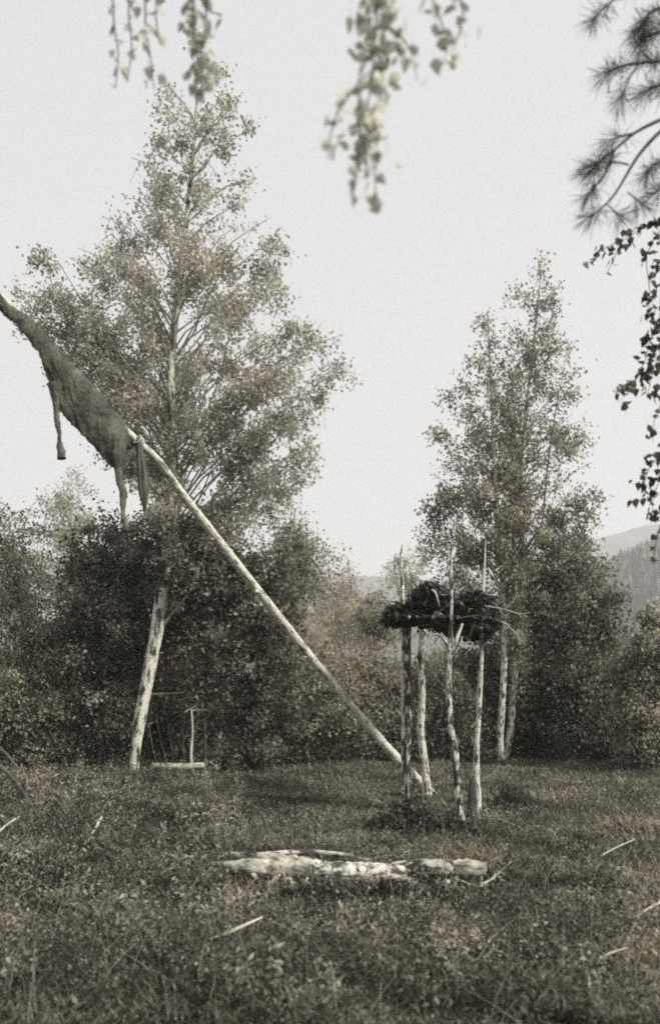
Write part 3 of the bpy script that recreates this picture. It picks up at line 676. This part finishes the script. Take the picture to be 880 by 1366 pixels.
for lab, pts, rad, mt in [
    ('pale forked stick standing in the weeds left of the birch foot', [(116, 1130, .02), (128, 1118, .10), (136, 1112, .17)], [.016, .017, .013], 'greywood'),
    ('smooth pale stick lying in the near grass, left of centre', [(280, 1268, .06), (315, 1262, .10), (350, 1254, .14)], [.011, .010, .006], 'greywood'),
    ('bright white stick slanting in at the right edge of the grass', [(843, 1240, .07), (860, 1236, .10), (884, 1230, .14)], [.008, .009, .009], 'greywood'),
    ('thin pale stick lying near the bottom right corner', [(790, 1296, .05), (812, 1292, .08), (836, 1286, .09)], [.006, .006, .003], 'greywood'),
    ('short upright white stub at the bottom right', [(785, 1330, .0), (785, 1326, .06), (784, 1322, .09)], [.006, .006, .004], 'greywood'),
    ('thin twig leaning out of the grass right of the scaffold', [(652, 1096, .02), (668, 1100, .05), (688, 1108, .05)], [.012, .010, .005], 'greywood'),
    ('upper bare branch leaning in at the left edge under the thicket', [(-30, 1040, .75), (10, 1052, .50), (44, 1075, .12)], [.03, .026, .012], 'twig'),
    ('lower bare branch leaning in at the left edge under the thicket', [(-30, 1062, .62), (14, 1080, .42), (60, 1110, .05)], [.022, .02, .008], 'twig'),
    ('pale broken stick end at the left edge of the weeds', [(-5, 1128, .10), (12, 1118, .14), (26, 1112, .16)], [.014, .012, .008], 'greywood'),
    ('thin pale stick in the grass at the far right, mid meadow', [(800, 1150, .05), (820, 1146, .10), (846, 1140, .14)], [.009, .008, .004], 'greywood')]:
    o = lie('stick', lab, 'stick', pts, rad, mt, rough=.08, sides=7, sub=3, group='loose sticks lying about the clearing')

# ------------------------------------------------------------------ grass and herbs
def pts_ground(n, y0=2.6, y1=22, k=1.6, xl=-.55, xr=.55):
    u = rng.random(n); Y = (y0 ** (2 - k) + u * (y1 ** (2 - k) - y0 ** (2 - k))) ** (1 / (2 - k)); x = rng.uniform(xl, xr, n) * Y
    return x, Y
def patch(x, y, s, seed=0):
    return 0.5 + 0.25 * (np.sin(x * 1.7 * s + seed) * np.cos(y * 1.1 * s + x * .6 + seed) + np.sin(x * .7 * s - y * 1.9 * s + 2 * seed)) + .12 * np.sin(x * 5 * s + y * 4 * s)
def grass():
    n = 300000; x, y = pts_ground(n, k=1.75); den = patch(x, y, 1.0, 1.3)
    keep = rng.random(n) < .15 + .95 * den ** 1.3; x, y = x[keep], y[keep]; den = den[keep]; n = len(x)
    h = rng.uniform(.04, .13, n) * (.5 + .9 * den); h *= np.where(x < -.17 * y, 1.25, 1.0)
    near = np.exp(-((x - 1.25) / .75) ** 2 - ((y - 9.9) / .9) ** 2); h *= (1 + .35 * near) * np.clip(.55 + .09 * (y - 3), .5, 1)
    az = rng.uniform(0, 6.283, n); ln = rng.uniform(.1, .95, n) * h; w = rng.uniform(.0008, .0022, n) * (1 + y / 7)
    b = np.stack([x, y, gz(x, y) - .005], 1); d = np.stack([np.cos(az), np.sin(az), 0 * az], 1); s_ = np.stack([-np.sin(az), np.cos(az), 0 * az], 1)
    up = np.array([0, 0, 1.0])
    m_ = b + d * (ln * .3)[:, None] + up * (h * .62)[:, None]; t_ = b + d * ln[:, None] + up * (h * .95)[:, None]
    W = (s_ * w[:, None]); V = np.stack([b - W, b + W, m_ + W * .8, t_, m_ - W * .8], 1).reshape(-1, 3)
    F = np.arange(n * 5).reshape(n, 5); sh = np.repeat(np.clip(rng.beta(1.6, 2.6, n) * 1.1, 0, 1), 5)
    o = link('grass', arr_mesh('grass', V, F, shade=sh), M['grass']); tag(o, 'rough meadow grass covering the clearing', 'grass', kind='stuff')
    # broad little leaves of the herbs between the grass
    n = 420000; x, y = pts_ground(n, k=1.75); den = patch(x, y, 1.4, 4)
    keep = rng.random(n) < .15 + 1.0 * den ** 1.5; x, y = x[keep], y[keep]; den = den[keep]; n = len(x)
    z = gz(x, y) + rng.beta(1.5, 2, n) * (.05 + .13 * den) * np.where(x < -.17 * y, 1.35, 1)
    V, F, sh = leaf_arrays(np.stack([x, y, z], 1), rng.uniform(.007, .021, n) * (1 + y / 14), flat=.5, droop=.0, wid=.75)
    sh = np.clip(np.repeat(rng.beta(1.2, 2.4, n), 4), 0, 1)
    o = link('herbs', arr_mesh('herbs', V, F, shade=sh), M['herb']); tag(o, 'small leafy herbs mixed through the meadow grass', 'ground cover', kind='stuff')
grass()

def tall_weeds():
    C = []; T = Tubes(); S_ = []
    for i in range(520):
        if i < 330: x, y = rng.uniform(-.40, -.10), rng.uniform(6.0, 15.5); x *= y
        else: y = rng.uniform(3.6, 7); x = rng.uniform(-.42, .42) * y
        h = rng.uniform(.18, .48) * (1 if i < 330 else .6); z = float(gz(x, y)); l = rng.normal(size=2) * .06
        T.add([(x, y, z - .02), (x + l[0] * .4, y + l[1] * .4, z + h * .5), (x + l[0], y + l[1], z + h)], [.004, .003, .0015], 3, cap=False)
        m_ = int(14 + 30 * rng.random()); u = rng.uniform(.15, 1, m_)[:, None]
        C.append(np.array([x, y, z]) + np.concatenate([l[0] * u, l[1] * u, h * u], 1) + rng.normal(size=(m_, 3)) * np.array([.035, .035, .015]))
    for i in range(700):
        y = rng.uniform(3.4, 9); x = rng.uniform(-.45, .45) * y; z = float(gz(x, y)); h = rng.uniform(.12, .32); l = rng.normal(size=2) * .10
        S_.append([(x, y, z), (x + l[0] * .3, y + l[1] * .3, z + h * .55), (x + l[0], y + l[1], z + h)])
    T2 = Tubes()
    for q in S_: T2.add(q, [.0014, .0012, .0008], 3, cap=False, sub=2)
    o2 = T2.build('straw_stalks', M['greywood']); tag(o2, 'dry pale straw stalks standing up through the near grass', 'straw', kind='stuff')
    o = T.build('weed_stems', M['twig']); tag(o, 'thin stems of the taller weeds in the clearing', 'weeds', kind='stuff')
    C = np.concatenate(C); V, F, sh = leaf_arrays(C, rng.uniform(.025, .055, len(C)), flat=.3, droop=.1, wid=.4)
    lv = link('weed_leaves', arr_mesh('weed_leaves', V, F, shade=sh), M['herb'], o); lv['kind'] = 'stuff'
tall_weeds()

# dark tufts: round the post feet, beside the birch clump
def tuft(name, label, px, py, rx, ry, h, n, mat, leaf=.03):
    c = gp(px, py); rt = empty(name, c, label, 'tuft', 'dark weed tufts on the meadow')
    P = rng.normal(size=(n, 2)) * np.array([rx, ry]) * .55; z = gz(c.x + P[:, 0], c.y + P[:, 1])
    lump = .35 + .65 * np.abs(np.sin(P[:, 0] * 17 + P[:, 1] * 9) * np.cos(P[:, 1] * 13 - P[:, 0] * 6)) + .5 * (rng.random(n) < .08)
    hh = h * np.exp(-(P[:, 0] / rx) ** 2 - (P[:, 1] / ry) ** 2) * rng.uniform(.05, 1, n) * lump * 1.25
    leaves('foliage', np.stack([c.x + P[:, 0], c.y + P[:, 1], z + hh + .01], 1), rng.uniform(.7, 1.4, n) * leaf, mat, rt)
tuft('weed_tuft', 'dark weedy tuft round the foot of the leftmost scaffold post', 548, 1112, .48, .42, .34, 5200, M['weed_dark'], .036)
tuft('weed_tuft', 'dark weedy tuft at the foot of the forked scaffold post', 602, 1122, .36, .32, .22, 4200, M['weed_dark'], .032)
tuft('weed_tuft', 'small round dark tuft right of the scaffold on the meadow', 682, 1078, .34, .25, .28, 3000, M['weed_dark'])
tuft('weed_tuft', 'dark weeds growing against the fallen birch log', 500, 1200, .9, .12, .12, 4000, M['weed_dark'], .025)

# ------------------------------------------------------------------ trees beside the camera whose sprays hang into view
def leaf_mesh_single():
    """birch leaf: toothed triangle-oval, folded along the rib, with a stalk"""
    out = [(0, -.5, 0), (.06, -.36, .0), (.30, -.30, .05), (.38, -.12, .07), (.27, .12, .05), (.13, .32, .03), (0, .55, 0), (-.13, .32, .03), (-.27, .12, .05), (-.38, -.12, .07), (-.30, -.30, .05), (-.06, -.36, 0)]
    V = [Vector(v) for v in out] + [Vector((0, -.1, -.02)), Vector((.01, -.5, 0)), Vector((0, -.8, .06)), Vector((-.01, -.5, 0))]
    F = [(i, (i + 1) % 12, 12) for i in range(12)] + [(13, 14, 15)]
    return [tuple(v) for v in V], F
LV, LF = leaf_mesh_single()
leaf_data = {}
for key in range(4):
    for mk in ('spray_leaf', 'side_leaf'):
        me = arr_mesh('birch_leaf', np.array(LV) + rng.normal(size=(16, 3)) * .015, np.array(LF), shade=np.full(16, .2 + .2 * key)); me.materials.append(M[mk]); leaf_data[(mk, key)] = me

def strands(root, lst, Y, mk, size, cap=290, limb_r=.0035):
    """hanging twigs along photo polylines, a leaf object at every node; returns how many leaves were linked"""
    cnt = 0; extra = []
    for pts, n, spr in lst:
        P = np.array([tuple(at(x, y, Y + rng.normal() * .08)) for x, y in pts])
        Tubes().add([Vector(p) for p in P], np.linspace(limb_r, .0015, len(P)), 4, cap=False, sub=3).build('twig', M['twig'], root)
        for k in range(n):
            u = (k + rng.random()) / n * (len(P) - 1); i = min(int(u), len(P) - 2)
            c = P[i] * (1 - (u - i)) + P[i + 1] * (u - i) + rng.normal(size=3) * np.array([spr, .08, spr * .8]) * Y / FPX
            if cnt >= cap: extra.append(c); continue
            o = bpy.data.objects.new('leaf', leaf_data[(mk, int(rng.integers(4)))]); COL.objects.link(o)
            o.parent = root; o.matrix_parent_inverse = Matrix.Translation(-Vector(root.location))
            o.location = c; o.rotation_euler = (R(180) + rng.normal() * .7, rng.normal() * .6, rng.uniform(0, 6.28)) if rng.random() < .5 else (R(-90) + rng.normal() * .5, rng.normal() * .4, rng.uniform(0, 6.28))
            s = size * rng.uniform(.75, 1.2); o.scale = (s, s, s); cnt += 1
    if extra: leaves('foliage', np.array(extra), size, M[mk], root, six=True)
    return cnt

# birch left of the camera, its limbs over the frame
tr = Vector((-2.7, 1.2, -.05))
rt = empty('overhanging_birch', tr, 'birch beside the camera whose out of focus leaf sprays hang down across the top', 'tree')
Tubes().add([tr, (-2.6, 1.25, 1.5), (-2.5, 1.35, 3), (-2.3, 1.6, 4.6), (-2.2, 1.8, 6.5)], [.15, .12, .1, .08, .04], 12, rough=.03, sub=4).build('trunk', M['bark'], rt)
Tubes().add([(-2.4, 1.5, 3.9), (-1.6, 2.1, 4.5), (-.6, 2.6, 4.2), tuple(at(500, -60, 2.45)), tuple(at(610, -45, 2.35))], [.05, .04, .028, .016, .006], 7, sub=3).build('limb', M['twig'], rt)
Tubes().add([(-2.4, 1.5, 3.7), (-1.6, 2.3, 4.4), tuple(at(180, -50, 2.8)), tuple(at(268, -60, 2.85)), tuple(at(300, -40, 2.9))], [.04, .03, .018, .01, .004], 7, sub=3).build('limb', M['twig'], rt)
ctr = [([(500, -55), (502, 20), (497, 90), (490, 160), (498, 215)], 150, 15), ([(510, -55), (512, 30), (508, 100), (503, 170), (500, 230), (502, 286)], 40, 9),
       ([(495, 60), (475, 115), (455, 140), (442, 175), (437, 212)], 20, 7), ([(480, 130), (478, 200), (472, 240), (470, 275)], 13, 5),
       ([(500, 30), (530, 45), (548, 70), (556, 108)], 11, 7), ([(560, -40), (585, 20), (596, 60), (590, 88)], 15, 8), ([(600, -35), (618, 20), (606, 60), (596, 85)], 16, 8)]
strands(rt, ctr, 2.35, 'spray_leaf', .041)
tl_ = [([(150, -50), (152, 30), (158, 70), (154, 118)], 12, 6), ([(175, -50), (172, 20), (176, 60), (170, 110)], 11, 6), ([(195, -50), (194, 30), (200, 70), (206, 120)], 14, 7), ([(212, -50), (208, 20), (214, 60)], 8, 5),
       ([(262, -55), (258, 20), (262, 70), (270, 128)], 60, 9), ([(278, -50), (274, 30), (268, 80), (274, 118)], 40, 8)]
strands(rt, tl_, 2.8, 'spray_leaf', .042)

# birch right of the frame, sprays down the right edge
tr = Vector((3.3, 5.4, -.05))
rt = empty('overhanging_birch', tr, 'birch past the right edge whose dark leafy twigs droop down the right side', 'tree')
Tubes().add([tr, (3.25, 5.4, 1.6), (3.1, 5.3, 3.2), (3.0, 5.2, 5), (2.9, 5.2, 6.8)], [.12, .1, .085, .07, .03], 12, rough=.03, sub=4).build('trunk', M['bark'], rt)
for a_, b_ in (((3.05, 5.25, 4.0), (885, 300)), ((3.1, 5.3, 3.0), (890, 480)), ((3.15, 5.3, 2.2), (888, 600))):
    e = at(*b_, 4.9); m_ = (Vector(a_) + e) / 2 + Vector((0, 0, .12)); Tubes().add([a_, m_, e], [.025, .016, .008], 6, sub=3).build('limb', M['twig'], rt)
rs = [([(890, 296), (862, 300), (835, 318), (805, 332), (782, 352)], 50, 6), ([(885, 300), (862, 340), (866, 390), (862, 430)], 40, 6), ([(830, 318), (818, 345), (808, 366)], 7, 5),
      ([(890, 420), (868, 450), (860, 480), (845, 510), (826, 536)], 70, 9), ([(890, 450), (872, 490), (862, 530)], 40, 8), ([(885, 530), (872, 560), (870, 590)], 9, 5),
      ([(890, 600), (868, 620), (858, 645), (856, 668)], 36, 7), ([(888, 620), (872, 660), (868, 700)], 24, 6), ([(880, 700), (872, 735), (873, 760)], 5, 4),
      ([(895, 300), (880, 400), (884, 520), (882, 680)], 60, 10)]
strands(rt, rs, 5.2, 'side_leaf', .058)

xs_ = []
for a_, b_ in (((3.05, 5.25, 4.0), (905, 300)), ((3.1, 5.3, 3.0), (905, 480)), ((3.15, 5.3, 2.2), (905, 600))):
    e = np.array(at(*b_, 5.0))
    for u in rng.random(14): q = np.array(a_) * (1 - u) + e * u; v = rng.random((16, 1)); xs_.append(q - np.array([0, 0, .7]) * v + rng.normal(size=(16, 3)) * .05)
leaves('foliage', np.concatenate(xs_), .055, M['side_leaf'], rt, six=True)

# pine at the upper right
tr = Vector((2.35, 3.0, -.05)); Yp = 3.5
rt = empty('pine_tree', tr, 'pine past the right edge with long needled boughs reaching in at the upper right', 'tree')
Tubes().add([tr, (2.3, 3.0, 2), (2.25, 2.95, 4), (2.2, 2.9, 6)], [.16, .14, .11, .07], 12, rough=.05, sub=4).build('trunk', M['darkwood'], rt)
ND = []
def tuft_needles(c, d, n=70, L=.105, back=.06):
    d = d / np.linalg.norm(d)
    u = rng.random(n)[:, None]; b = c - d * back * u
    v = unit(rng.normal(size=(n, 3)) * .75 + d * 1.0); Ln = L * rng.uniform(.7, 1.15, (n, 1)); e = b + v * Ln - np.array([0, 0, .012]) * rng.random((n, 1))
    w = unit(np.cross(v, rng.normal(size=(n, 3)))) * .0012
    m_ = (b + e) / 2
    ND.append(np.stack([b, m_ + w, e, m_ - w], 1))
def bough(pts, r, tufts=()):
    P = [at(x, y, Yp + dz) for x, y, dz in pts]; n = len(P)
    Tubes().add(P, np.linspace(r, .003, n), 6, cap=False, rough=.05, sub=3).build('bough', M['twig'], rt)
    d = np.array(P[-1] - P[-2]); tuft_needles(np.array(P[-1]), d, 80)
    for k in tufts:
        i = min(int(k), n - 2); p = P[i].lerp(P[i + 1], k - i); dd = np.array(P[i + 1] - P[i]); dd = dd / np.linalg.norm(dd)
        q = rng.normal(size=3) * .5; tuft_needles(np.array(p), dd + q, 36, .08, .06)
bough([(960, 130, .3), (900, 152, .1), (873, 163, 0), (845, 178, 0), (819, 200, 0), (800, 214, 0), (784, 224, 0)], .010, (4.4, 5, 5.5))
bough([(845, 178, 0), (826, 182, 0), (812, 188, 0)], .005, (1.2,))
bough([(960, 120, .3), (900, 160, .1), (873, 182, 0), (852, 206, 0), (838, 228, 0), (822, 255, 0), (808, 272, 0), (786, 290, 0)], .010, (6.5,))
bough([(819, 200, 0), (806, 232, 0), (792, 250, 0), (784, 262, 0)], .005, (1.6, 2.4))
bough([(838, 220, 0), (820, 216, 0), (800, 218, 0), (786, 228, 0)], .004, (1.5, 2.2))
bough([(808, 272, 0), (822, 284, 0), (832, 288, 0)], .003); bough([(836, 256, 0), (850, 268, 0), (856, 274, 0)], .003)
bough([(950, 60, .2), (890, 80, 0), (850, 84, 0), (822, 90, 0), (806, 100, 0)], .008, (1.5, 2, 2.5, 3, 3.5))
bough([(850, 84, 0), (836, 110, 0), (826, 134, 0)], .004, (1.3,))
bough([(950, 40, .2), (895, 40, 0), (868, 46, 0), (852, 58, 0)], .008, (.8, 1.2, 1.6, 2, 2.3, 2.7))
bough([(950, 0, .2), (880, 10, 0), (858, 28, 0), (850, 42, 0)], .007, (.9, 1.3, 1.7, 2.2, 2.6))
bough([(950, -60, .2), (860, -30, 0), (815, 2, 0), (788, 28, 0)], .007, (1.5, 2.2, 2.6))
bough([(920, 100, .1), (885, 112, 0), (868, 118, 0), (856, 124, 0)], .005, (1.0, 1.5, 2, 2.4))
bough([(930, 220, .1), (885, 215, 0), (868, 222, 0), (860, 234, 0)], .005, (1.0, 1.5, 2, 2.5))
bough([(930, 240, .1), (885, 250, 0), (872, 258, 0)], .005, (1.2,))
for i in range(8):
    x = rng.uniform(850, 885); y = rng.uniform(8, 130); tuft_needles(np.array(at(x, y, Yp + .1)), rng.normal(size=3) + np.array([-1, 0, -.3]), 60, .08)
for a_, b_ in (((2.22, 2.95, 3.6), (960, 130)), ((2.22, 2.92, 3.9), (950, 40)), ((2.2, 2.92, 4.2), (950, -60))):
    e = at(*b_, Yp + .25); Tubes().add([a_, (Vector(a_) + e) / 2 + Vector((0, 0, .05)), e], [.03, .02, .012], 7, sub=3).build('bough', M['twig'], rt)
    for u in np.linspace(.25, 1, 9):
        q = np.array(a_) * (1 - u) + np.array(e) * u; tuft_needles(q + rng.normal(size=3) * .05, np.array([-.6, 0, -.1]) + rng.normal(size=3) * .7, 70, .09)
A = np.concatenate(ND); n = len(A)
nd = link('needles', arr_mesh('needles', A.reshape(-1, 3), np.arange(n * 4).reshape(n, 4), shade=np.repeat(rng.random(n), 4)), M['needle'], rt); nd['kind'] = 'stuff'
